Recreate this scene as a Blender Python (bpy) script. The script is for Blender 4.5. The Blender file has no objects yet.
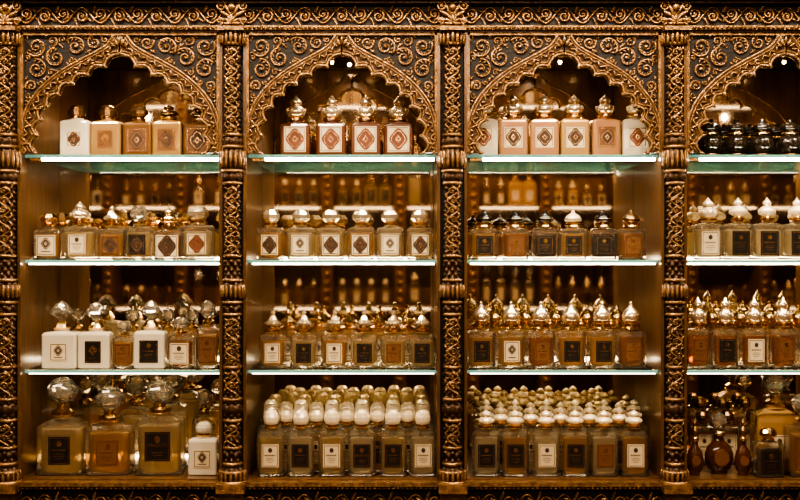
import bpy, bmesh, math, random
import numpy as np
from mathutils import Vector
random.seed(7)
S=0.003; D=3.0; CZ=1.45
def X(px): return (px-400)*S
def Z(py): return CZ+(250-py)*S
# ------------------------------------------------------------ materials
def newmat(name):
    m=bpy.data.materials.new(name); m.use_nodes=True
    nt=m.node_tree
    for n in list(nt.nodes): nt.nodes.remove(n)
    o=nt.nodes.new('ShaderNodeOutputMaterial')
    return m,nt,o
def pbr(name,col,rough=.4,metal=0,trans=0,ior=1.45,noise=0,nscale=20,bump=0,bscale=150,coat=0,col2=None,stretch=(1,1,1),spec=.5):
    m,nt,o=newmat(name)
    p=nt.nodes.new('ShaderNodeBsdfPrincipled')
    p.inputs['Base Color'].default_value=(*col,1)
    p.inputs['Roughness'].default_value=rough
    p.inputs['Metallic'].default_value=metal
    p.inputs['Transmission Weight'].default_value=trans
    p.inputs['IOR'].default_value=ior
    p.inputs['Coat Weight'].default_value=coat
    p.inputs['Coat Roughness'].default_value=.12
    p.inputs['Specular IOR Level'].default_value=spec
    nt.links.new(p.outputs[0],o.inputs[0])
    if noise or bump:
        tc=nt.nodes.new('ShaderNodeTexCoord'); mp=nt.nodes.new('ShaderNodeMapping')
        mp.inputs['Scale'].default_value=stretch
        nt.links.new(tc.outputs['Object'],mp.inputs[0])
    if noise:
        n=nt.nodes.new('ShaderNodeTexNoise'); n.inputs['Scale'].default_value=nscale; n.inputs['Detail'].default_value=6
        nt.links.new(mp.outputs[0],n.inputs['Vector'])
        r=nt.nodes.new('ShaderNodeValToRGB')
        c2=col2 or tuple(c*(1-noise) for c in col)
        r.color_ramp.elements[0].position=.3; r.color_ramp.elements[1].position=.7
        r.color_ramp.elements[0].color=(*c2,1); r.color_ramp.elements[1].color=(*col,1)
        nt.links.new(n.outputs['Fac'],r.inputs[0]); nt.links.new(r.outputs[0],p.inputs['Base Color'])
    if bump:
        n=nt.nodes.new('ShaderNodeTexNoise'); n.inputs['Scale'].default_value=bscale; n.inputs['Detail'].default_value=3
        nt.links.new(mp.outputs[0],n.inputs['Vector'])
        b=nt.nodes.new('ShaderNodeBump'); b.inputs['Strength'].default_value=bump; b.inputs['Distance'].default_value=.003
        nt.links.new(n.outputs['Fac'],b.inputs['Height']); nt.links.new(b.outputs[0],p.inputs['Normal'])
    return m
def emis(name,col,st):
    m,nt,o=newmat(name); e=nt.nodes.new('ShaderNodeEmission')
    e.inputs[0].default_value=(*col,1); e.inputs[1].default_value=st
    nt.links.new(e.outputs[0],o.inputs[0]); return m
def glassy(name,tint,body,amount,ior=1.5,rough=.03,refr=0.0,rior=1.3,tl=.4,bump=0,glow=None):
    """clear glass / liquid: transparent + refraction mixed with scattering body colour, fresnel gloss on top"""
    m,nt,o=newmat(name); N=nt.nodes.new; L=nt.links.new
    t=N('ShaderNodeBsdfTransparent'); t.inputs[0].default_value=(*tint,1)
    base=t; bp=None
    if bump:
        tc=N('ShaderNodeTexCoord'); n=N('ShaderNodeTexNoise'); n.inputs['Scale'].default_value=45; n.inputs['Detail'].default_value=1
        L(tc.outputs['Object'],n.inputs['Vector'])
        bp=N('ShaderNodeBump'); bp.inputs['Strength'].default_value=bump; bp.inputs['Distance'].default_value=.01; L(n.outputs['Fac'],bp.inputs['Height'])
    if refr>0:
        rf=N('ShaderNodeBsdfRefraction'); rf.inputs[0].default_value=(*tint,1); rf.inputs['Roughness'].default_value=.02; rf.inputs['IOR'].default_value=rior
        if bp: L(bp.outputs[0],rf.inputs['Normal'])
        mr=N('ShaderNodeMixShader'); mr.inputs[0].default_value=refr; L(t.outputs[0],mr.inputs[1]); L(rf.outputs[0],mr.inputs[2]); base=mr
    d=N('ShaderNodeBsdfDiffuse'); d.inputs[0].default_value=(*body,1)
    tr=N('ShaderNodeBsdfTranslucent'); tr.inputs[0].default_value=(*body,1)
    if bp:
        L(bp.outputs[0],d.inputs['Normal']); L(bp.outputs[0],tr.inputs['Normal'])
    a=N('ShaderNodeMixShader'); a.inputs[0].default_value=tl; L(d.outputs[0],a.inputs[1]); L(tr.outputs[0],a.inputs[2])
    b=N('ShaderNodeMixShader'); b.inputs[0].default_value=amount; L(base.outputs[0],b.inputs[1]); L(a.outputs[0],b.inputs[2])
    g=N('ShaderNodeBsdfGlossy'); g.inputs['Roughness'].default_value=rough; g.inputs[0].default_value=(1,1,1,1)
    if bp: L(bp.outputs[0],g.inputs['Normal'])
    f=N('ShaderNodeFresnel'); f.inputs[0].default_value=ior
    x=N('ShaderNodeMixShader'); L(f.outputs[0],x.inputs[0]); L(b.outputs[0],x.inputs[1]); L(g.outputs[0],x.inputs[2])
    if glow:
        e=N('ShaderNodeEmission'); e.inputs[0].default_value=(*glow[0],1); e.inputs[1].default_value=glow[1]
        ad=N('ShaderNodeAddShader'); L(x.outputs[0],ad.inputs[0]); L(e.outputs[0],ad.inputs[1]); x=ad
    L(x.outputs[0],o.inputs[0]); return m
M={}
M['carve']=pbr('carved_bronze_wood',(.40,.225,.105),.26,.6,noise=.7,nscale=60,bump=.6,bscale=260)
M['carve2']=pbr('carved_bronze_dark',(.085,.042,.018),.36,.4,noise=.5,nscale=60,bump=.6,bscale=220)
M['ground']=pbr('dark_relief_ground',(.010,.005,.003),.6,.0,noise=.4,bump=.4)  # dark brown ground, its colour also carrying the shade of the carving's crevices
M['wood']=pbr('polished_wood',(.16,.080,.034),.28,.2,noise=.5,nscale=9,stretch=(6,6,1),bump=.08,bscale=60,coat=.3)
M['wood_dk']=pbr('dark_wood',(.045,.022,.010),.42,.1,noise=.4,nscale=9,stretch=(1,6,6))
M['mirror']=pbr('antique_mirror',(.82,.74,.62),.03,1.0)
M['shelfglass']=glassy('shelf_glass',(.96,.98,.95),(.5,.6,.5),.004,1.4)
M['edge']=glassy('edge_glass_added_glow',(.40,.60,.50),(.20,.36,.29),.5,glow=((.50,.92,.76),.16))  # glass edge with the LED light put in as its own emission
M['led']=emis('led_white',(1,.95,.80),50)
M['led2']=emis('led_soft',(1,.90,.70),22)
M['led3']=emis('led_dim',(1,.86,.64),12)
M['added_glow']=emis('added_back_glow',(1,.80,.52),16)  # emission for the strips added behind the bottles
M['ledo']=emis('led_distant',(1,.68,.38),8)
M['bulb']=emis('bulb_warm',(1,.68,.38),45)
M['bglass']=glassy('bottle_glass',(.98,.96,.92),(1,.88,.68),.06,1.75,.015,.3,1.15,tl=.6,bump=.12)
M['liq_pale']=glassy('perfume_pale',(.97,.84,.60),(.95,.74,.42),.50,1.5,.03,tl=.55,bump=.6)
M['liq_cream']=glassy('perfume_cream',(.98,.90,.72),(.98,.84,.60),.54,1.5,.03,tl=.55,bump=.6)
M['liq_gold']=glassy('perfume_gold',(.95,.68,.34),(.90,.56,.23),.48,1.5,.03,tl=.55,bump=.6)
M['liq_amber']=glassy('perfume_amber',(.85,.42,.12),(.70,.31,.08),.46,1.5,.03,tl=.55,bump=.6)
M['liq_dark']=pbr('perfume_dark',(.08,.026,.010),.1,0,trans=.3,ior=1.36,coat=.5)
M['white']=pbr('white_lacquer',(.47,.40,.30),.22,0,coat=.5)
M['rose']=pbr('rose_lacquer',(.32,.165,.080),.22,.3,coat=.6)
M['goldlac']=pbr('gold_lacquer',(.38,.225,.09),.24,.45,coat=.6)
M['amberlac']=pbr('amber_lacquer',(.16,.078,.030),.22,.3,coat=.7)
M['redwood']=pbr('red_brown_lacquer',(.085,.030,.015),.2,.0,coat=.8)
M['black']=pbr('black_lacquer',(.010,.007,.005),.15,0,coat=.7)
M['gold']=pbr('gold_metal',(.86,.60,.30),.18,1)
M['palegold']=pbr('pale_gold_metal',(.92,.74,.50),.18,.85,coat=.3)
M['bronze']=pbr('bronze_metal',(.28,.165,.08),.25,.9)
M['capcream']=pbr('cream_cap',(.76,.62,.42),.18,.3,coat=.7)
M['crystal']=glassy('crystal',(1,.96,.88),(1,.90,.72),.14,2.1,.01,.65,1.5,tl=.5)
M['lab_cream']=pbr('label_cream',(.47,.37,.24),.45)
M['lab_black']=pbr('label_black',(.012,.009,.007),.4)
M['lab_amber']=pbr('label_amber',(.12,.05,.02),.45)
M['ink']=pbr('label_ink',(.04,.018,.010),.6)
M['inkred']=pbr('label_red',(.11,.032,.015),.5)
M['greenblk']=pbr('smoked_glass',(.022,.016,.010),.1,.1,coat=.6)
M['wall']=pbr('wall_plaster',(.10,.055,.03),.8,noise=.3,nscale=3)
M['ceil']=pbr('ceiling_plaster',(.10,.055,.03),.85,noise=.2,nscale=3)
M['floor']=pbr('floor_stone',(.12,.065,.035),.25,noise=.4,nscale=4)
MN=list(M.keys())
# ------------------------------------------------------------ mesh builder
class MB:
    def __init__(s): s.v=[];s.f=[];s.m=[];s.sm=[]
    def add(s,vs,fs,mat,smooth=False):
        o=len(s.v); s.v+= [tuple(map(float,q)) for q in vs]
        for f in fs: s.f.append(tuple(o+i for i in f)); s.m.append(mat); s.sm.append(smooth)
    def box(s,x0,x1,y0,y1,z0,z1,mat):
        vs=[(x0,y0,z0),(x1,y0,z0),(x1,y1,z0),(x0,y1,z0),(x0,y0,z1),(x1,y0,z1),(x1,y1,z1),(x0,y1,z1)]
        s.add(vs,[(0,3,2,1),(4,5,6,7),(0,1,5,4),(1,2,6,5),(2,3,7,6),(3,0,4,7)],mat)
    def loft(s,rings,mat,smooth=False):
        n=len(rings[0]); vs=[p for r in rings for p in r]; fs=[]
        for i in range(len(rings)-1):
            for j in range(n):
                k=(j+1)%n; fs.append((i*n+j,i*n+k,(i+1)*n+k,(i+1)*n+j))
        s.add(vs,fs,mat,smooth)
        o=len(s.v)-len(vs)
        s.f.append(tuple(o+i for i in range(n))[::-1]); s.m.append(mat); s.sm.append(False)
        s.f.append(tuple(o+(len(rings)-1)*n+i for i in range(n))); s.m.append(mat); s.sm.append(False)
    def lathe(s,prof,mat,n=16,cx=0,cy=0,smooth=True,sq=1.0,flute=0,nf=8,rot=0):
        rings=[]
        for r,z in prof:
            r=max(r,1e-5)
            rings.append([(cx+r*(1+flute*math.cos(nf*2*math.pi*j/n))*math.cos(2*math.pi*(j+rot)/n),cy+sq*r*(1+flute*math.cos(nf*2*math.pi*j/n))*math.sin(2*math.pi*(j+rot)/n),z) for j in range(n)])
        s.loft(rings,mat,smooth)
    def rr(s,spec,mat,smooth=False,cx=0,cy=0,k=3):
        rings=[]
        for hw,hd,cr,z in spec:
            ring=[]
            cr=min(cr,hw*.98,hd*.98)
            for q,(sx,sy) in enumerate([(1,1),(-1,1),(-1,-1),(1,-1)]):
                for t in range(k+1):
                    a=(q+t/k)*math.pi/2
                    ring.append((cx+sx*(hw-cr)+cr*math.cos(a),cy+sy*(hd-cr)+cr*math.sin(a),z))
            rings.append(ring)
        s.loft(rings,mat,smooth)
    def ell(s,cx,y,cz,a,b,dy,ang,mat,nu=8,nv=5):
        rings=[]; ca,sa=math.cos(ang),math.sin(ang)
        for i in range(nv+1):
            t=math.pi*i/nv; r=max(math.sin(t),.02); l=-math.cos(t)*a
            ring=[]
            for j in range(nu):
                p=2*math.pi*j/nu; u=r*b*math.cos(p)
                ring.append((cx+l*ca-u*sa,y+dy*r*math.sin(p),cz+l*sa+u*ca))
            rings.append(ring)
        s.loft(rings,mat,True)
    def tube(s,pts,rad,y,mat,n=6,ysc=1.0):
        pts=np.array(pts,float); T=np.gradient(pts,axis=0); T/= (np.linalg.norm(T,axis=1)[:,None]+1e-12)
        if np.isscalar(rad): rad=[rad]*len(pts)
        rings=[]
        for p,t,r in zip(pts,T,rad):
            nx,nz=-t[1],t[0]
            rings.append([(p[0]+nx*r*math.cos(2*math.pi*j/n),y+ysc*r*math.sin(2*math.pi*j/n),p[1]+nz*r*math.cos(2*math.pi*j/n)) for j in range(n)])
        s.loft(rings,mat,True)
    def poly(s,pts,y0,y1,mat):
        s.loft([[(p[0],y1,p[1]) for p in pts],[(p[0],y0,p[1]) for p in pts]],mat)
    def strip(s,A,B,y0,y1,mat):
        n=len(A); vs=[];fs=[]
        for a,b in zip(A,B): vs+=[(a[0],y0,a[1]),(b[0],y0,b[1]),(b[0],y1,b[1]),(a[0],y1,a[1])]
        for i in range(n-1):
            for j in range(4):
                k=(j+1)%4; fs.append((i*4+j,i*4+k,i*4+4+k,i*4+4+j))
        fs+=[(0,1,2,3),((n-1)*4+3,(n-1)*4+2,(n-1)*4+1,(n-1)*4)]
        s.add(vs,fs,mat)
    def mesh(s,name):
        me=bpy.data.meshes.new(name); me.from_pydata(s.v,[],s.f)
        used=sorted(set(s.m),key=MN.index)
        for u in used: me.materials.append(M[u])
        ix={u:i for i,u in enumerate(used)}
        me.polygons.foreach_set('material_index',[ix[a] for a in s.m])
        me.polygons.foreach_set('use_smooth',s.sm)
        bm=bmesh.new(); bm.from_mesh(me); bmesh.ops.recalc_face_normals(bm,faces=bm.faces); bm.to_mesh(me); bm.free()
        me.update(); return me
def put(me,name,loc=(0,0,0),rot=0,sc=(1,1,1)):
    o=bpy.data.objects.new(name,me); o.location=loc; o.rotation_euler=(0,0,rot); o.scale=sc
    bpy.context.scene.collection.objects.link(o); return o
# ------------------------------------------------------------ room
def room(name,b,mat):
    m=MB(); m.box(*b,mat); return put(m.mesh(name),name)
RX=4.2; YB=.36; YF=-6.2; H=3.7
room('floor',(-RX,RX,YF,YB,-.05,0),'floor')
room('ceiling',(-RX,RX,YF,YB,H,H+.05),'ceil')
room('wall_back',(-RX,RX,YB,YB+.08,0,H),'wall')
room('wall_front',(-RX,RX,YF-.08,YF,0,H),'wall')
room('wall_left',(-RX-.08,-RX,YF,YB,0,H),'wall')
room('wall_right',(RX,RX+.08,YF,YB,0,H),'wall')
# ------------------------------------------------------------ cabinet layout (px)
bays=[(-201,-3),(22,220),(247,437),(467,660),(686,882)]
cols=[-213.5,9.5,233.5,452,673,894.5]
SH=[154,260,371]; DECK=479
YM=.325
m=MB()
topz=Z(-28)
edges=[(-226,-201),(-3,22),(220,247),(437,467),(660,686),(882,908)]
for a,b in edges:
    m.box(X(a),X(b),.002,YM+.03,Z(DECK+6),Z(30),'wood')
    m.box(X(a),X(a)+.009,-.012,.002,Z(DECK+2),Z(32),'wood')
    m.box(X(b)-.009,X(b),-.012,.002,Z(DECK+2),Z(32),'wood')
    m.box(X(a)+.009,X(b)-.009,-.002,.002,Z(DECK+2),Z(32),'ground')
m.box(X(-226),X(908),YM+.004,YM+.03,Z(DECK+6),topz,'wood_dk')
m.box(X(-226),X(908),.002,YM+.03,Z(DECK+6),Z(DECK),'wood')
m.box(X(-226),X(908),.002,YM+.03,Z(30),topz,'wood_dk')
m.box(X(-226),X(908),.01,YM+.03,0.0,Z(DECK+6),'wood_dk')
carc=put(m.mesh('display_cabinet_carcass'),'carcass')
CAB=bpy.data.objects.new('display_cabinet',None); bpy.context.scene.collection.objects.link(CAB)
carc.parent=CAB
def spiral(mb,cx,cz,R,a0,d,turns,y,mat,th=None,n=24):
    th=th or R*.15+.0012
    pts=[];rad=[]
    for i in range(n):
        t=i/(n-1); r=R*(1-.85*t)*.95; a=a0+d*2*math.pi*turns*t
        pts.append((cx+r*math.cos(a),cz+r*math.sin(a))); rad.append(th*(1-.45*t))
    mb.tube(pts,rad,y,mat,6)
    mb.ell(cx,y-.001,cz,R*.2,R*.2,R*.2,0,mat,6,4)
def leaf(mb,cx,cz,a,b,ang,y,mat): mb.ell(cx,y,cz,a,b,b*.8,ang,mat,6,4)
f=MB()
x0,x1=X(-226),X(908)
for (pa,pb,yy,mt) in [(27,31,-.022,'carve'),(31,33.5,-.012,'carve2'),(3,5.5,-.03,'carve2'),(-2,3,-.042,'carve2'),(-8,-2,-.06,'wood'),(-22,-8,-.075,'carve2'),(-28,-22,-.10,'carve')]:
    f.box(x0,x1,yy,.004,Z(pb),Z(pa),mt)
f.box(x0,x1,-.004,.004,Z(28),Z(4),'ground')
px=-220
while px<905:
    leaf(f,X(px),Z(1),.009,.0045,math.pi/2,-.045,'carve'); px+=6
px=-223
while px<905:
    leaf(f,X(px),Z(29),.006,.0045,0,-.024,'carve'); px+=4.6
def frieze(mb,xa,xb,zc,amp,per,y):
    n=int((xb-xa)/per*14); pts=[(xa+(xb-xa)*i/n,zc+amp*.75*math.sin(2*math.pi*(xa+(xb-xa)*i/n-xa)/per)) for i in range(n+1)]
    mb.tube(pts,.0032,y,'carve',6)
    i=0; x=xa+per/4
    while x<xb-per*.1:
        sg=1 if i%2==0 else -1
        spiral(mb,x,zc-sg*amp*.12,amp*.62,math.pi/2*sg,-sg,1.6,y-.002,'carve')
        for q in range(5):
            a=sg*math.pi/2+ (q-2)*.55
            leaf(mb,x+amp*.75*math.cos(a)*.9+per*.22,zc-sg*amp*.45*abs(math.sin(a)),.0085,.0032,a+.4*q,y,'carve')
            leaf(mb,x-per*.2+.002*q,zc-sg*amp*(.35+.13*q),.007,.0028,a*-1+.3*q,y,'carve')
        i+=1; x+=per/2
frieze(f,x0+.01,x1-.01,Z(16),.031,.111,-.008)
for c in cols:
    f.box(X(c)-.03,X(c)+.03,-.02,.004,Z(30),Z(-2),'carve2')
    for q in range(7):
        a=math.pi*(q/6); L=.036
        leaf(f,X(c)+L*.62*math.cos(a),Z(22)+L*.9*math.sin(a),.022,.006,a,-.03,'carve')
        leaf(f,X(c)+L*.35*math.cos(a),Z(26)+L*.45*math.sin(a),.013,.005,a,-.036,'carve')
    for sg in (-1,1):
        spiral(f,X(c)+sg*.034,Z(8),.017,math.pi/2,sg,1.6,-.03,'carve')
        spiral(f,X(c)+sg*.036,Z(23),.012,-math.pi/2,-sg,1.5,-.03,'carve')
    f.ell(X(c),-.036,Z(10),.011,.011,.009,0,'carve')
o=put(f.mesh('cornice'),'cornice_and_frieze'); o.parent=CAB
f=MB()
f.box(x0,x1,-.03,.004,Z(484.5),Z(480.5),'carve')
f.box(x0,x1,-.022,.004,Z(488),Z(484.5),'wood_dk')
f.box(x0,x1,-.004,.01,Z(520),Z(488),'ground')
f.box(x0,x1,-.03,.01,Z(526),Z(520),'carve')
frieze(f,x0+.01,x1-.01,Z(503),.036,.111,-.008)
px=-223
while px<905:
    leaf(f,X(px),Z(486.5),.0055,.004,0,-.024,'carve'); px+=4.6
for a,b in bays:
    f.box(X(a)+.02,X(b)-.02,-.012,.012,.12,Z(545),'wood')
    f.box(X(a)+.07,X(b)-.07,-.022,-.012,.18,Z(562),'carve2')
f.box(x0,x1,-.03,.012,0,.09,'carve2')
o=put(f.mesh('base_apron'),'base_apron'); o.parent=CAB
# ------------------------------------------------------------ columns
def column():
    c=MB(); u=S
    def rad(py):
        r=7.2
        for n,w,h in [(38,6,4.5),(142,4,2.5),(160,12,4.2),(178,4,2.2),(262,3,1.5),(291,8,3.6),(308,3,1.8),(372,3,1.2),(408,6,2.6),(452,3,2),(474,8,5.0)]:
            r+=h*math.exp(-((py-n)/w)**2)
        if py>478: r=max(r,12.5)
        return r
    rings=[];N=48
    py=31.0
    while py<=482:
        ring=[]
        for j in range(N):
            th=2*math.pi*j/N
            k=2*math.pi*py/18.0
            w=abs(math.sin(3*th+k))*abs(math.sin(3*th-k))
            w2=abs(math.sin(5*th))
            nodeish=rad(py)>9.0
            r=rad(py)+(2.2*w2-1.1 if nodeish else 3.4*w-1.6)
            ring.append((r*u*math.cos(th),r*u*math.sin(th)*.85,Z(py)))
        rings.append(ring); py+=1.0
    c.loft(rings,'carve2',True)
    for pr in [46,136,148,172,184,256,280,302,314,366,398,419,446,462,470,480]:
        R=rad(pr)+2.2
        c.lathe([(R*u-.003,Z(pr+1.8)),(R*u,Z(pr+1)),(R*u+.001,Z(pr)),(R*u,Z(pr-1)),(R*u-.003,Z(pr-1.8))],'carve',24,sq=.9)
    for n,w in [(40,7),(160,9),(291,7),(474,6)]:
        for j in range(9):
            th=math.pi+math.pi*(j+.0)/8
            R=(rad(n)+.8)*u
            c.ell(R*math.cos(th),R*math.sin(th)*.85,Z(n),w*u,2.0*u,1.6*u,math.pi/2,'carve',6,4)
    for (pa,pb) in [(50,134),(187,254),(317,364),(370,396),(422,444)]:
        n=int((pb-pa)*1.2); pts=[(5.2*u*math.sin(2*math.pi*(pa+(pb-pa)*i/n-pa)/19),Z(pa+(pb-pa)*i/n)) for i in range(n+1)]
        c.tube(pts,1.15*u,-7.0*u,'carve',6)
        q=0; pr=pa+4.75
        while pr<pb-3:
            sg=1 if q%2==0 else -1
            spiral(c,-sg*.6*u,Z(pr),4.0*u,0 if sg>0 else math.pi,sg,1.4,-7.6*u,'carve',th=.9*u,n=16)
            for e in (-1,1):
                c.ell(sg*6.3*u,-5.4*u,Z(pr+e*4),2.8*u,1.1*u,1.1*u,math.pi/2+sg*e*.6,'carve',6,4)
                c.ell(-sg*5.2*u,-5.8*u,Z(pr+e*2.6),2.6*u,1.0*u,1.1*u,math.pi/2-sg*e*.8,'carve',6,4)
            q+=1; pr+=9.5
    c.box(-14*u,14*u,-.045,.0,Z(489),Z(480),'carve')
    c.box(-12.5*u,12.5*u,-.04,.0,Z(500),Z(489),'carve2')
    c.box(-13*u,13*u,-.04,.0,Z(34),Z(30),'carve')
    return c.mesh('carved_column')
cm=column()
for c in cols:
    o=put(cm,'carved_column',(X(c),-.018,0)); o.parent=CAB
# ------------------------------------------------------------ arches
def arch():
    a=MB(); u=S
    P=[(92,153),(91,140),(89,126),(83,109),(72,94),(56,80),(37,68.5),(20,59.5),(8,51.5),(0,41)]
    Q=[]; PP=[(92,166)]+P+[(-6,32)]
    for i in range(1,len(PP)-2):
        p0,p1,p2,p3=[np.array(q,float) for q in PP[i-1:i+3]]
        for t in np.linspace(0,1,22,endpoint=False):
            Q.append(.5*((2*p1)+(-p0+p2)*t+(2*p0-5*p1+4*p2-p3)*t*t+(-p0+3*p1-3*p2+p3)*t**3))
    Q.append(np.array(P[-1],float)); Q=np.array(Q)
    T=np.gradient(Q,axis=0); T/=np.linalg.norm(T,axis=1)[:,None]
    Nn=np.stack([-T[:,1],T[:,0]],1)
    s0=np.sign(Nn[:,0]-Nn[:,1]); Nn*=s0[:,None]
    L=np.concatenate([[0],np.cumsum(np.linalg.norm(np.diff(Q,axis=0),axis=1))]); t=L/L[-1]
    lob=np.abs(np.sin(math.pi*8.5*t))
    off=3.6+5.0*(1-lob)
    I=Q-Nn*off[:,None]; I[:,0]=np.maximum(I[:,0],0)
    E=Q+Nn*8; E[:,0]=np.clip(E[:,0],0,95.5); E[:,1]=np.maximum(E[:,1],34.5)
    circles=[]
    gx,gy=np.meshgrid(np.arange(1,95,.8),np.arange(35,150,.8)); gx=gx.ravel();gy=gy.ravel()
    ye=np.interp(gx,E[::-1,0],E[::-1,1])
    ok=gy<ye
    gx=gx[ok];gy=gy[ok]
    dE=np.min(np.hypot(gx[:,None]-E[None,::3,0],gy[:,None]-E[None,::3,1]),axis=1)-1.8
    dd=np.minimum(np.minimum(dE,94-gx),np.minimum(gy-35.5,gx+2))
    for i in range(90):
        dcur=np.minimum(dd,11)
        j=int(np.argmax(dcur+gx*.002)); r=dcur[j]
        if r<1.0: break
        circles.append((gx[j],gy[j],r)); dd=np.minimum(dd,np.hypot(gx-gx[j],gy-gy[j])-r)
    for sg in (-1,1):
        W=lambda arr:[(sg*p[0]*u,Z(p[1])) for p in arr]
        a.strip(W(I),W(E),-.012,.006,'carve2')
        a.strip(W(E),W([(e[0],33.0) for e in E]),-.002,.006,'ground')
        a.strip(W(I),W(E),.006,.010,'wood')
        a.strip(W(E),W([(e[0],33.0) for e in E]),.006,.009,'wood')
        a.tube(W(E),1.4*u,.010,'carve',6)
        a.tube(W(I),1.4*u,.010,'carve',6)
        a.tube(W(I),1.4*u,-.013,'carve',6)
        I2=Q-Nn*(off-3.2)[:,None]; I2[:,0]=np.maximum(I2[:,0],0)
        a.tube(W(I2),.7*u,-.013,'carve',5)
        a.tube(W(E),1.4*u,-.010,'carve',6)
        E2=Q+Nn*5.2; E2[:,0]=np.clip(E2[:,0],0,94.5)
        a.tube(W(E2),.7*u,-.013,'carve',5)
        n=int(L[-1]/4.2)
        for i in range(n):
            q=np.interp(i/n,t,np.arange(len(t))); k=int(q)
            p=Q[k]+Nn[k]*(1.8); tg=T[k]
            ang=math.atan2(-tg[1],sg*tg[0])
            a.ell(sg*min(p[0],93)*u,-.015,Z(p[1]),3.6*u,1.1*u,1.7*u,ang+(.8 if i%2 else -.8),'carve',6,4)
        for i in range(9):
            k=int(np.argmin(np.abs(t-(i)/8.5)))
            p=I[k]-Nn[k]*.5; nn=Nn[k]; ang=math.atan2(-nn[1],sg*nn[0])
            if p[0]<3: continue
            a.ell(sg*p[0]*u,-.014,Z(p[1]),3.0*u,1.7*u,1.5*u,ang,'carve',6,4)
            k2=int(np.argmin(np.abs(t-(i+.5)/8.5))); p=Q[k2]-Nn[k2]*1.5
            a.ell(sg*p[0]*u,-.014,Z(p[1]),2.0*u,2.0*u,1.8*u,0,'carve',8,4)
        for idx,(cx,cy,r) in enumerate(circles):
            x=sg*cx*u; z=Z(cy); R=r*u
            if r>2.6:
                a0=math.atan2(-(cy-60),sg*(cx-60))+idx
                spiral(a,x,z,R,sg*a0,sg*(1 if idx%2 else -1),1.25 if r<6 else 1.5,-.004,'carve',th=(.8+.05*r)*u)
                if r>5:
                    for q in range(11):
                        an=sg*(a0+q*2*math.pi/11*(1 if idx%2 else -1)); rr_=R*(.98-.04*q)*.72
                        leaf(a,x+rr_*math.cos(an),z+rr_*math.sin(an),R*.2,R*.065,an+.9*sg,-.006,'carve')
            else:
                leaf(a,x,z,R*1.4,R*.5,idx*1.3*sg,-.004,'carve')
                leaf(a,x,z,R*1.0,R*.4,idx*1.3*sg+1.4,-.004,'carve')
        a.box(min(sg*94.5*u,sg*97*u),max(sg*94.5*u,sg*97*u),-.012,.006,Z(153),Z(33),'carve')
    a.box(-97*u,97*u,-.012,.006,Z(36),Z(33),'carve')
    for q in range(5): a.ell((q-2)*3.2*u,-.016,Z(41+abs(q-2)*2.5),4*u,1.6*u,1.8*u,math.pi/2-(q-2)*.45,'carve',6,4)
    return a.mesh('scalloped_arch')
am=arch()
for a,b in bays:
    o=put(am,'scalloped_arch',(X((a+b)/2),0,0),0,((b-a)/2/97,1,1)); o.parent=CAB
# ------------------------------------------------------------ mirrors, shelves, leds
for a,b in bays:
    m=MB(); m.box(X(a)+.001,X(b)-.001,YM-.004,YM+.003,Z(DECK-.2),Z(30.5),'mirror')
    put(m.mesh('mirror_panel'),'mirror_panel').parent=CAB
    for i,py in enumerate(SH):
        z=Z(py); th=.009
        m=MB(); m.box(X(a)+.001,X(b)-.001,.024,YM-.006,z-th,z,'shelfglass')
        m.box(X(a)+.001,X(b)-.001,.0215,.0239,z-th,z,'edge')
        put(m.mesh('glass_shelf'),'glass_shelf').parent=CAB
        m=MB(); lm=['led','led2','led3'][i]; hgt=[.0085,.0050,.0026][i]
        m.box(X(a)+(.05 if i==0 else .012),X(b)-.008,.024,.030,z-th-hgt,z-th-.0006,lm)
        m.box(X(a)+.012,X(b)-.008,.030,.033,z-th-hgt-.0005,z-th-.0006,'gold')
        put(m.mesh('led_strip'),'led_strip').parent=CAB
    for z in (Z(SH[1]),Z(SH[2]),Z(DECK)):
        m=MB(); m.box(X(a)+.06,X(b)-.06,YM-.016,YM-.008,z+.0005,z+.006,'added_glow')  # added glowing strip, lights the liquids from behind
        put(m.mesh('added_back_glow_strip'),'added_back_glow_strip').parent=CAB
    # small bulbs added inside the bay top to light bottles and arch back
    for k in (-.17,-.06,.06,.17):
        m=MB(); cx=X((a+b)/2)+k; zt=Z(30)
        m.lathe([(.009,zt-.010),(.012,zt-.006),(.012,zt-.0005)],'gold',12,cx=cx,cy=.2)
        m.lathe([(.0,zt-.020),(.005,zt-.018),(.006,zt-.013),(.004,zt-.009)],'bulb',10,cx=cx,cy=.2)
        put(m.mesh('added_bay_bulb'),'added_bay_bulb').parent=CAB
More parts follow.
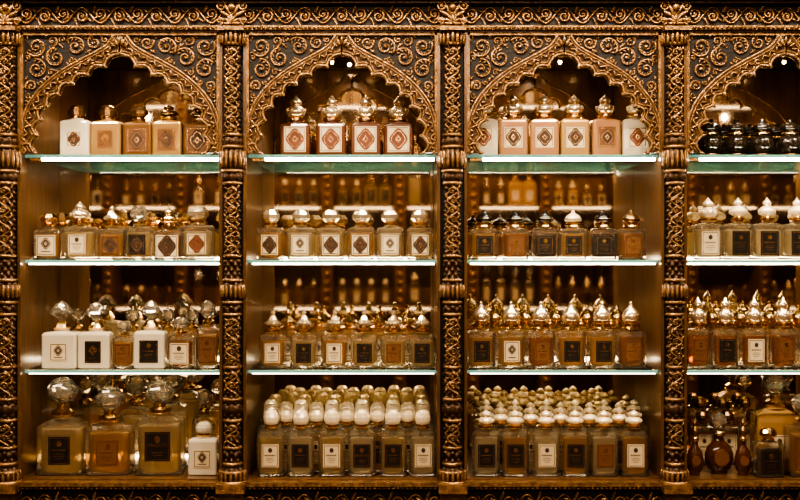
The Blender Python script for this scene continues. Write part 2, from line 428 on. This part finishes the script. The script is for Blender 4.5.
# ------------------------------------------------------------ bottles
U=S*1.023
CAPS={
 'finial':[[(.24,0),(.26,.06),(.26,.14),(.16,.18),(.15,.24)],[(.15,.22),(.27,.30),(.31,.40),(.29,.50),(.2,.60),(.11,.66),(.16,.73),(.14,.80),(.05,.9),(.0,1)],16,True],
 'octa':[[(.2,0),(.24,.05),(.24,.16),(.16,.2)],[(.15,.18),(.22,.25),(.33,.45),(.33,.70),(.2,1),(0,1)],8,False],
 'pyramid':[[(.28,0),(.33,.06),(.33,.14),(.17,.22),(.14,.32)],[(.14,.30),(.31,.36),(.31,.43),(.17,.58),(.10,.74),(.05,.79),(.10,.86),(.07,.96),(0,1)],8,False],
 'round':[[(.22,0),(.24,.08),(.18,.12),(.18,.24)],[(.18,.2),(.26,.26),(.29,.40),(.29,.62),(.24,.85),(.14,1),(0,1)],12,False],
 'dome':[[(.28,0),(.32,.08),(.32,.18),(.22,.24),(.22,.3)],[(.22,.27),(.32,.33),(.33,.46),(.24,.66),(.1,.80),(.05,.86),(.08,.92),(.04,.98),(0,1)],16,True],
 'gourd':[[(.24,0),(.28,.07),(.28,.16),(.16,.22)],[(.16,.2),(.27,.30),(.30,.40),(.27,.52),(.18,.62),(.12,.66),(.18,.74),(.17,.82),(.08,.93),(0,1)],16,True],
 'tall':[[(.24,0),(.3,.04),(.3,.12),(.18,.16)],[(.18,.14),(.27,.2),(.33,.32),(.31,.44),(.2,.54),(.13,.6),(.2,.66),(.2,.74),(.1,.85),(.04,.93),(0,1)],16,True],
 'step':[[(.22,0),(.22,.2)],[(.22,.18),(.3,.22),(.3,.62),(.24,.68),(.24,.85),(.16,1),(0,1)],12,False],
 'crystal':[[(.2,0),(.24,.06),(.24,.14),(.13,.2),(.12,.32)],[(.11,.3),(.24,.40),(.34,.58),(.33,.72),(.2,.92),(0,1)],9,False],
 'diamond':[[(.2,0),(.26,.08),(.2,.2),(.12,.32)],[(.09,.3),(.14,.36),(.14,.42),(.34,.58),(.32,.66),(.12,.94),(0,1)],7,False],
}
def ngon(cx,cz,rx,rz,n,rot=0): return [(cx+rx*math.cos(2*math.pi*(i+rot)/n),cz+rz*math.sin(2*math.pi*(i+rot)/n)) for i in range(n)]
def seal(cx,cz,rx,rz,lob=8,amp=.12,n=32): return [(cx+rx*(1+amp*math.cos(lob*2*math.pi*i/n))*math.cos(2*math.pi*i/n),cz+rz*(1+amp*math.cos(lob*2*math.pi*i/n))*math.sin(2*math.pi*i/n)) for i in range(n)]
def label(b,cx,cz,lw,lh,y,bg,style,u):
    y1=y; y0=y-.0012
    dark=bg in('lab_black','lab_amber')
    ink='gold' if dark else 'ink'
    b.box(cx-lw/2*u,cx+lw/2*u,y0,y1+.001,cz-lh/2*u,cz+lh/2*u,bg)
    t=.45*u; iw=(lw/2-1.3)*u; ih=(lh/2-1.3)*u
    bd='gold' if dark else 'bronze'
    for s1 in(-1,1):
        b.box(cx-iw,cx+iw,y0-.0005,y0,cz+s1*ih-t/2,cz+s1*ih+t/2,bd)
        b.box(cx+s1*iw-t/2,cx+s1*iw+t/2,y0-.0005,y0,cz-ih,cz+ih,bd)
    yy=y0-.0006
    R=min(lw,lh)/2*u
    def sl(r,c1,c2,c3,dz=0,asp=1.2):
        b.poly(seal(cx,cz+dz,r,r*asp,4,.10),yy,y0,c1)
        b.poly(seal(cx,cz+dz,r*.82,r*asp*.82,4,.10),yy-.0003,yy,c2)
        b.poly(seal(cx,cz+dz,r*.74,r*asp*.74,4,.10),yy-.0006,yy-.0003,c1)
        b.poly(ngon(cx,cz+dz,r*.38,r*asp*.38,4,0),yy-.0009,yy-.0006,c3)
        b.poly(ngon(cx,cz+dz,r*.2,r*asp*.2,4,0),yy-.0012,yy-.0009,c1)
    if style in('oct','dia'):
        if dark: sl(R*.72,'ink','gold','gold')
        else: sl(R*.76,'ink' if style=='oct' else 'inkred','gold','gold')
    elif style=='circ':
        sl(R*.46,ink if not dark else 'gold',bg,bg,ih*.2)
        b.box(cx-iw*.55,cx+iw*.55,yy,y0,cz-ih*.72,cz-ih*.62,ink)
    elif style=='text':
        b.poly(seal(cx,cz+ih*.55,R*.24,R*.28),yy,y0,ink)
        for k,(hh,ww,tt) in enumerate([(.05,.72,.07),(-.25,.5,.03),(-.42,.6,.03),(-.62,.35,.03)]):
            n=6
            for q in range(n):
                xa=cx-iw*ww+2*iw*ww*q/n
                b.box(xa,xa+2*iw*ww/n*.62,yy,y0,cz+ih*(hh-tt),cz+ih*(hh+tt),ink)
    elif style=='name':
        b.poly(seal(cx,cz+ih*.55,R*.24,R*.28),yy,y0,ink)
        b.box(cx-iw*.5,cx+iw*.5,yy,y0,cz-ih*.5,cz-ih*.45,ink)
        b.box(cx-iw*.35,cx+iw*.35,yy,y0,cz-ih*.68,cz-ih*.63,ink)
cache={}
def bottle(w,h,cap,ch,capm,body,liq,lb,ls,lw=.72,lh=.66,lc=.46,dr=.30,sh=3,fill=.84,neckm='gold',u=U):
    key=(w,h,cap,ch,capm,body,liq,lb,ls,lw,lh,lc,dr,sh,fill,neckm)
    if key in cache: return cache[key]
    b=MB(); hw=w/2*u; hd=w*dr*u; hh=h*u; c=2.6*u
    solid=body!='bglass'
    b.rr([(hw-1.0*u,hd-1.0*u,c,0),(hw,hd,c,1.0*u),(hw,hd,c,hh-sh*u),(hw-.6*u,hd-.6*u,c,hh-sh*.45*u),(hw-sh*.9*u,hd-min(sh*.9*u,hd*.5),c,hh),(w*.22*u,w*.22*u*.95,w*.2*u,hh+.8*u),(w*.2*u,w*.2*u,w*.19*u,hh+3.2*u)],body)
    if not solid:
        i=2.2*u; cl=hd*.75
        b.rr([(hw-i-2.6*u,hd-i-.9*u,cl,2.4*u),(hw-i-.8*u,hd-i-.2*u,cl,3.8*u),(hw-i,hd-i,cl,6.0*u),(hw-i,hd-i,cl,hh*fill-1.5*u),(hw-i-.5*u,hd-i-.3*u,cl,hh*fill)],liq,True,k=5)
        b.rr([(hw-.9*u,hd-.9*u,c,.5*u),(hw-1.4*u,hd-1.4*u,c,1.9*u)],'crystal')
    A,B,n,sm=CAPS[cap]; z0=hh+2*u; W=w*u; C=ch*u
    b.lathe([(r*W,z0+z*C) for r,z in A],neckm,16,smooth=False)
    b.lathe([(r*W,z0+z*C) for r,z in B],capm,n,smooth=sm)
    if cap in('finial','gourd','dome','tall'):
        zb={'finial':.66,'gourd':.66,'dome':.47,'tall':.6}[cap]; rb={'finial':.14,'gourd':.15,'dome':.325,'tall':.16}[cap]
        b.lathe([(rb*W*.9,z0+(zb-.03)*C),((rb+.025)*W,z0+zb*C),(rb*W*.9,z0+(zb+.03)*C)],'gold',16)
        for q in range(10):
            a=2*math.pi*q/10; R={'finial':.29,'gourd':.28,'dome':.29,'tall':.31}[cap]*W
            b.ell(R*math.cos(a),R*math.sin(a),z0+.40*C,.10*C,.035*W,.035*W,math.pi/2,capm,6,4)
    if lb: label(b,0,lc*hh,w*lw,h*lh,-hd,lb,ls,u)
    me=b.mesh('perfume_bottle'); cache[key]=me; return me
def place(me,px,shelf,depth,name='perfume_bottle',jit=4,sc=1.0):
    x=X(px)*(D+depth)/D
    z=Z(SH[shelf] if shelf<3 else DECK)+.0004
    return put(me,name,(x,depth,z),math.radians(random.uniform(-jit,jit)),(sc,sc,sc))
d1=.085
# --- bay 1 shelf 1
for px,args in [(77,(30,36,'step',13,'bronze','white',None,'lab_cream','oct',.5,.42)),
  (108,(31,35,'step',14,'bronze','goldlac',None,'lab_amber','circ',.5,.5)),
  (139,(29,34,'octa',13,'bronze','amberlac',None,'lab_amber','dia',.7,.7)),
  (169,(30,35,'gourd',15,'bronze','goldlac',None,'lab_amber','oct',.6,.6)),
  (199,(29,33,'gourd',16,'bronze','amberlac',None,'lab_amber','oct',.78,.78))]:
    place(bottle(*args),px,0,d1)
# --- bay 2 shelf 1
for px in (296,332,366,399):
    place(bottle(30,33,'tall',27,'palegold','redwood',None,'lab_cream','dia',.72,.78,.5),px,0,d1)
# --- bay 3 shelf 1
for px,bd,lb in [(483,'white','lab_cream'),(513,'rose','lab_cream'),(544,'rose','lab_cream'),(574,'goldlac','lab_cream'),(605,'rose','lab_amber'),(636,'white','lab_cream')]:
    place(bottle(29,37,'tall',24,'capcream' if bd=='white' else 'palegold',bd,None,lb,'oct' if bd!='white' else 'dia',.62,.55,.5),px,0,d1)
# --- bay 1 shelf 2
for px,args in [(49,(27,31,'octa',13,'gold','bglass','liq_gold','lab_cream','circ')),
  (80,(34,33,'finial',24,'palegold','bglass','liq_pale','lab_cream','text',.5,.6)),
  (112,(28,31,'pyramid',21,'palegold','bglass','liq_gold','lab_amber','oct',.6,.6)),
  (139,(28,33,'octa',19,'crystal','bglass','liq_pale','lab_black','dia',.6,.6)),
  (169,(28,29,'finial',22,'gold','bglass','liq_amber','lab_cream','oct',.8,.76)),
  (198,(33,34,'octa',17,'palegold','bglass','liq_cream','lab_cream','dia',.56,.6))]:
    place(bottle(*args),px,1,d1)
for px in (62,124,153,184): place(bottle(24,32,'octa',14,'gold','bglass','liq_gold','lab_cream','text'),px,1,.2)
# --- bay 2 shelf 2
for px,lq in zip((271,301,331,361,390,420),('liq_gold','liq_cream','liq_pale','liq_gold','liq_cream','liq_pale')):
    place(bottle(27,32,'octa',16,'palegold','bglass',lq,'lab_cream','oct' if lq!='liq_cream' else 'circ',.62,.62),px,1,d1)
# --- bay 3 shelf 2
for px,lq,lb,cm_ in [(484,'liq_gold','lab_black','black'),(515,'liq_amber','lab_amber','black'),(545,'liq_dark','lab_black','black'),(573,'liq_gold','lab_black','capcream'),(603,'liq_dark','lab_black','black'),(631,'liq_amber','lab_amber','bronze')]:
    place(bottle(27,31,'dome',17,cm_,'bglass',lq,lb,'text',.60,.60),px,1,d1)
# --- bay 1 shelf 3
for px,args in [(62,(35,36,'diamond',29,'crystal','white',None,'lab_cream','circ',.5,.5)),
  (96,(32,36,'diamond',28,'crystal','white',None,'lab_black','circ',.5,.6)),
  (124,(22,31,'octa',13,'crystal','bglass','liq_gold','lab_amber','text')),
  (151,(31,37,'diamond',29,'crystal','white',None,'lab_black','text',.6,.6)),
  (181,(26,32,'crystal',17,'crystal','bglass','liq_amber','lab_cream','text')),
  (208,(23,40,'crystal',26,'crystal','bglass','liq_gold','lab_amber','text'))]:
    place(bottle(*args),px,2,d1)
for px in (78,133,168,192): place(bottle(22,34,'crystal',22,'crystal','bglass','liq_gold','lab_cream','text'),px,2,.2)
# --- bay 2 shelf 3
for px,lb in zip((273,304,335,364,394,422),('lab_cream','lab_black','lab_cream','lab_black','lab_amber','lab_black')):
    place(bottle(27,33,'pyramid',23,'palegold','bglass','liq_pale' if lb!='lab_cream' else 'liq_gold',lb,'text',.56,.58),px,2,d1)
for px in (288,318,348,378,408): place(bottle(25,33,'pyramid',21,'gold','bglass','liq_gold','lab_cream','circ'),px,2,.2)
# --- bay 3 shelf 3
for px,lb in zip((481,511,541,571,602,631),('lab_black','lab_cream','lab_amber','lab_black','lab_black','lab_amber')):
    place(bottle(28,37,'dome',28,'palegold','bglass','liq_amber' if lb=='lab_amber' else 'liq_gold',lb,'circ' if lb=='lab_cream' else 'text',.56,.56),px,2,d1)
for px in (495,526,556,587,617): place(bottle(25,35,'dome',24,'gold','bglass','liq_gold','lab_cream','circ'),px,2,.2)
# --- bottom bays 2, 3
labs=['lab_cream','lab_black','lab_cream','lab_cream','lab_black']
def txt(bo,s,w,hz,yy,size,mat):
    cu=bpy.data.curves.new('label_text','FONT'); cu.body=s; cu.size=size; cu.align_x='CENTER'; cu.align_y='CENTER'; cu.extrude=.0002
    cu.materials.append(M[mat]); t=bpy.data.objects.new('label_text',cu); bpy.context.scene.collection.objects.link(t)
    t.parent=bo; t.location=(0,yy,hz); t.rotation_euler=(math.pi/2,0,0)
for bi,(xs,lx) in enumerate([((271,301,332,362,393,423),('lab_cream','lab_black','lab_cream','lab_black','lab_black','lab_cream')),((486,515,546,575,604,634),('lab_black','lab_black','lab_cream','lab_black','lab_amber','lab_cream'))]):
    for r in range(5):
        dep=.048+.054*r
        xr=xs if r%2==0 else [(xs[i]+xs[i+1])/2 for i in range(5)]
        for i,px in enumerate(xr):
            lb=lx[i] if r==0 else random.choice(labs)
            lq=['liq_pale','liq_cream','liq_cream','liq_gold'][(i*2+r+bi)%4]
            st='name' if (bi==0 and r==0 and i==3) else 'text'
            me=bottle(27,45,'round' if bi==0 else 'gourd',18,'capcream','bglass',lq,lb,st,.62,.50,.46,.25,6)
            bo=place(me,px,3,dep,jit=2)
            if st=='name': txt(bo,'MUSKIM',0,.46*45*U,-.25*27*U-.0018,.0112,'gold')
# --- bay 1 bottom
for px,dep,args in [(63,.08,(46,55,'crystal',40,'crystal','bglass','liq_pale','lab_black','text',.46,.5,.45,.28,14)),
  (110,.08,(44,50,'crystal',36,'crystal','bglass','liq_gold','lab_amber','text',.5,.5,.45,.28,10)),
  (160,.08,(46,58,'crystal',34,'crystal','bglass','liq_pale','lab_black','name',.54,.5,.5,.28,8)),
  (204,.07,(29,36,'round',14,'white','white',None,'lab_cream','circ',.6,.5)),
  (101,.2,(32,64,'crystal',36,'crystal','bglass','liq_gold','lab_cream','text',.5,.5,.45,.26,10)),
  (136,.2,(32,60,'crystal',34,'crystal','bglass','liq_cream','lab_cream','text',.5,.5,.45,.26,10)),
  (172,.2,(32,66,'crystal',30,'crystal','bglass','liq_cream',None,None,.5,.5,.45,.28,10)),
  (204,.2,(24,52,'crystal',26,'crystal','bglass','liq_pale',None,None,.5,.5,.45,.28,10)),
  (66,.22,(32,50,'crystal',34,'crystal','bglass','liq_pale',None,None,.5,.5,.45,.26,10))]:
    bo=place(bottle(*args),px,3,dep,jit=4)
    if 'name' in args: txt(bo,'MUSKIM',0,.52*58*U,-.28*46*U-.0018,.016,'gold')
# --- bay 4
def teardrop():
    b=MB(); u=U
    b.lathe([(7*u,0),(9*u,1*u),(9*u,2*u),(6*u,3.5*u)],'bronze',20)
    b.lathe([(5*u,3*u),(9*u,6*u),(11.5*u,11*u),(11.5*u,15*u),(8.5*u,20*u),(5*u,22*u)],'greenblk',40,flute=.06,nf=10)
    b.lathe([(5*u,21.5*u),(8*u,22*u),(8*u,24*u),(6*u,24.6*u),(6*u,25.5*u)],'gold',20)
    b.lathe([(5.5*u,25*u),(9.5*u,27*u),(10*u,29*u),(7.5*u,32*u),(3*u,34*u),(2*u,35*u),(2.6*u,36.4*u),(0,38*u)],'greenblk',32,flute=.05,nf=8)
    return b.mesh('fluted_perfume_bottle')
td=teardrop()
for px in (711,736,762,790,818,846): place(td,px,0,d1,'fluted_perfume_bottle')
for px in (724,750,777,805): place(td,px,0,.2,'fluted_perfume_bottle')
for px,lb in ((708,'lab_cream'),(738,'lab_black'),(767,'lab_black'),(797,'lab_black'),(827,'lab_cream'),(856,'lab_black')):
    place(bottle(28,36,'tall' if lb!='lab_black' else 'finial',25,'capcream','bglass','liq_cream',lb,'text',.62,.66),px,1,d1)
for px,lb in ((698,'lab_amber'),(725,'lab_black'),(754,'lab_cream'),(783,'lab_amber'),(812,'lab_black'),(841,'lab_cream')):
    place(bottle(26,39,'tall',31,'palegold','bglass','liq_amber',lb,'text',.60,.58),px,2,d1)
for px in (712,740,769,798): place(bottle(25,35,'dome',24,'gold','bglass','liq_gold','lab_cream','circ'),px,2,.2)
def flask(w,h,cap):
    b=MB(); u=U; r=w/2
    prof=[(r*.55,0),(r*.6,1.5),(r*.5,2.5),(r*.8,5),(r,h*.4),(r*.98,h*.55),(r*.8,h*.75),(r*.4,h*.9),(r*.3,h),(r*.3,h+3)]
    b.lathe([(a*u,c*u) for a,c in prof],'liq_dark',28,sq=.6)
    b.poly(ngon(0,h*.47*u,r*.55*u,r*.6*u,16),-r*.62*u,-r*.5*u,'gold')
    b.poly(ngon(0,h*.47*u,r*.48*u,r*.52*u,16),-r*.65*u,-r*.62*u,'lab_amber')
    b.lathe([(r*.4*u,(h+2)*u),(r*.45*u,(h+3)*u),(r*.45*u,(h+6)*u),(r*.3*u,(h+7)*u)],'gold',16)
    A,B,n,sm=CAPS[cap]
    b.lathe([(q*w*u*.8,(h+1+z*24)*u) for q,z in B],'crystal' if cap=='crystal' else 'bronze',n,smooth=sm)
    return b.mesh('round_perfume_flask')
fk=flask(29,36,'crystal'); fs=flask(17,32,'gourd')
place(fs,695,3,.05,'round_perfume_flask'); place(fk,719,3,.08,'round_perfume_flask'); place(fs,743,3,.05,'round_perfume_flask')
place(bottle(44,62,'crystal',40,'crystal','goldlac',None,'lab_cream','text',.46,.4,.4,.28,12),775,3,.13)
place(bottle(28,34,'round',12,'gold','bglass','liq_dark','lab_black','text'),768,3,.04)
place(bottle(32,50,'crystal',30,'crystal','bglass','liq_gold','lab_amber','text'),803,3,.05)
place(bottle(38,56,'crystal',30,'crystal','bglass','liq_amber','lab_cream','text'),842,3,.08)
for px in (702,727,752,800,828): place(bottle(23,40,'round',15,'bronze','bglass','liq_amber','lab_cream','text'),px,3,.215)
for px in (700,722,745): place(bottle(20,50,'round',15,'bronze','bglass','liq_amber','lab_cream','text'),px,3,.28)
# --- bay 0 (mostly out of frame)
for sh,args in [(0,(30,37,'tall',24,'capcream','goldlac',None,'lab_cream','oct',.62,.55,.5)),(1,(27,32,'octa',16,'palegold','bglass','liq_gold','lab_cream','oct',.74,.7)),(2,(27,33,'pyramid',23,'palegold','bglass','liq_gold','lab_cream','text',.66,.62)),(3,(28,46,'round',20,'capcream','bglass','liq_pale','lab_cream','text',.7,.5,.46,.27,6))]:
    for i in range(6): place(bottle(*args),-172+29*i,sh,d1)
# ------------------------------------------------------------ opposite side of the shop
oc=MB(); y0=-5.6; y1=-5.25; TOP=3.45
oc.box(-3.9,3.9,y0-.05,y0,0,TOP,'wood')
xs=np.linspace(-3.9,3.9,13)
for x in xs:
    oc.box(x-.05,x+.05,y0,y1,0,TOP,'wood')
    for k in range(40): oc.ell(x,y1+.01,.3+k*.078,.034,.028,.02,(.6 if k%2 else -.6),'carve',6,4)
zs=[.5,.95,1.4,1.85,2.3,2.75]
for z in zs:
    oc.box(-3.9,3.9,y0,y1-.01,z-.02,z,'wood')
    for i in range(12):
        oc.box(xs[i]+.07,xs[i+1]-.07,y1-.05,y1-.042,z-.028,z-.022,'ledo')
for i in range(12):
    xm=(xs[i]+xs[i+1])/2; w2=(xs[i+1]-xs[i])/2-.05
    for q in range(15):
        a=math.pi*q/14
        oc.ell(xm+w2*math.cos(a),y1-.01,2.98+w2*1.1*math.sin(a),.04,.028,.025,a,'carve',6,4)
    for zz in (2.62,3.06):
        for e in (-.2,0,.2):
            if e==0 or zz>3: oc.lathe([(.0,zz),(.016,zz+.01),(.02,zz+.03),(.008,zz+.05)],'bulb',8,cx=xm+e,cy=y1-.12)
    oc.box(xs[i]+.05,xs[i+1]-.05,y1-.02,y1-.01,3.3,TOP,'carve2')
oc.box(-3.95,3.95,y0-.05,y1+.06,TOP-.06,TOP+.04,'carve')
OC=put(oc.mesh('opposite_display_cabinet'),'opposite_display_cabinet')
keys=list(cache.values())
for z in zs:
    for i in range(12):
        n=4 if (i+int(z*10))%3 else 3
        for q in range(n):
            me=keys[(i*7+q//2+int(z*10))%len(keys)]
            s_=1.5 if n==3 else 1.2
            put(me,'stock_bottle',(xs[i]+.13+q*(.65-.26)/(n-1),y0+.2,z+.0004),math.pi,(s_*.8 if n==4 else s_*.85,1,s_)).parent=OC
pl=MB()
pl.lathe([(.0,-.045),(.022,-.035),(.036,-.01),(.034,.015),(.02,.04),(.015,.05)],'bulb',12)
pl.lathe([(.03,.045),(.045,.05),(.03,.08),(.006,.09),(.006,1.3)],'gold',10)
pm=pl.mesh('pendant_lamp')
for i,(x,y) in enumerate([(-2.9,-4.2),(-2.1,-4.6),(-1.35,-4.1),(-.6,-4.7),(0.2,-4.3),(.9,-4.7),(1.6,-4.2),(2.3,-4.6),(3.0,-4.2)]):
    put(pm,'pendant_lamp',(x,y,H-1.3),0)
# ------------------------------------------------------------ lights
def area(name,loc,rot,sx,sy,e,col):
    l=bpy.data.lights.new(name,'AREA'); l.shape='RECTANGLE'; l.size=sx; l.size_y=sy; l.energy=e; l.color=col
    o=bpy.data.objects.new(name,l); o.location=loc; o.rotation_euler=rot; bpy.context.scene.collection.objects.link(o); return o
W=(1,.82,.60)
for x in (-1.6,-.55,.55,1.6):
    area('ceiling_spot',(x,-1.05,3.2),(math.radians(34),0,0),.08,.08,36,W)
area('ceiling_wash',(0,-3.6,2.98),(math.radians(62),0,0),2.6,.2,50,(1,.83,.62))
area('added_shop_wash',(0,-2.5,3.6),(math.radians(-62),0,0),6,.2,230,(1,.70,.44))  # added unseen light, brightens the opposite cabinet for the mirrors
for a,b in bays:
    l=bpy.data.lights.new('added_bay_glow','SPOT'); l.energy=3.4; l.spot_size=math.radians(165); l.spot_blend=.6; l.color=W; l.shadow_soft_size=.006  # added hidden light for the top shelf and arch back
    o=bpy.data.objects.new('added_bay_glow',l); o.location=(X((a+b)/2),.2,Z(30)-.022); bpy.context.scene.collection.objects.link(o)
w=bpy.data.worlds.new('World'); bpy.context.scene.world=w; w.use_nodes=True
w.node_tree.nodes['Background'].inputs[0].default_value=(.02,.012,.006,1)
try:
    bpy.context.scene.view_settings.view_transform='AgX'
    bpy.context.scene.view_settings.look='AgX - High Contrast'
    bpy.context.scene.view_settings.exposure=.3
except Exception as e: print(e)
# ------------------------------------------------------------ camera
cd=bpy.data.cameras.new('Camera'); co=bpy.data.objects.new('Camera',cd)
bpy.context.scene.collection.objects.link(co)
co.location=(0,-D,CZ); co.rotation_euler=(math.pi/2,0,0)
cd.sensor_width=36; cd.lens=45
cd.dof.use_dof=True; cd.dof.focus_distance=D+.03; cd.dof.aperture_fstop=4
bpy.context.scene.camera=co
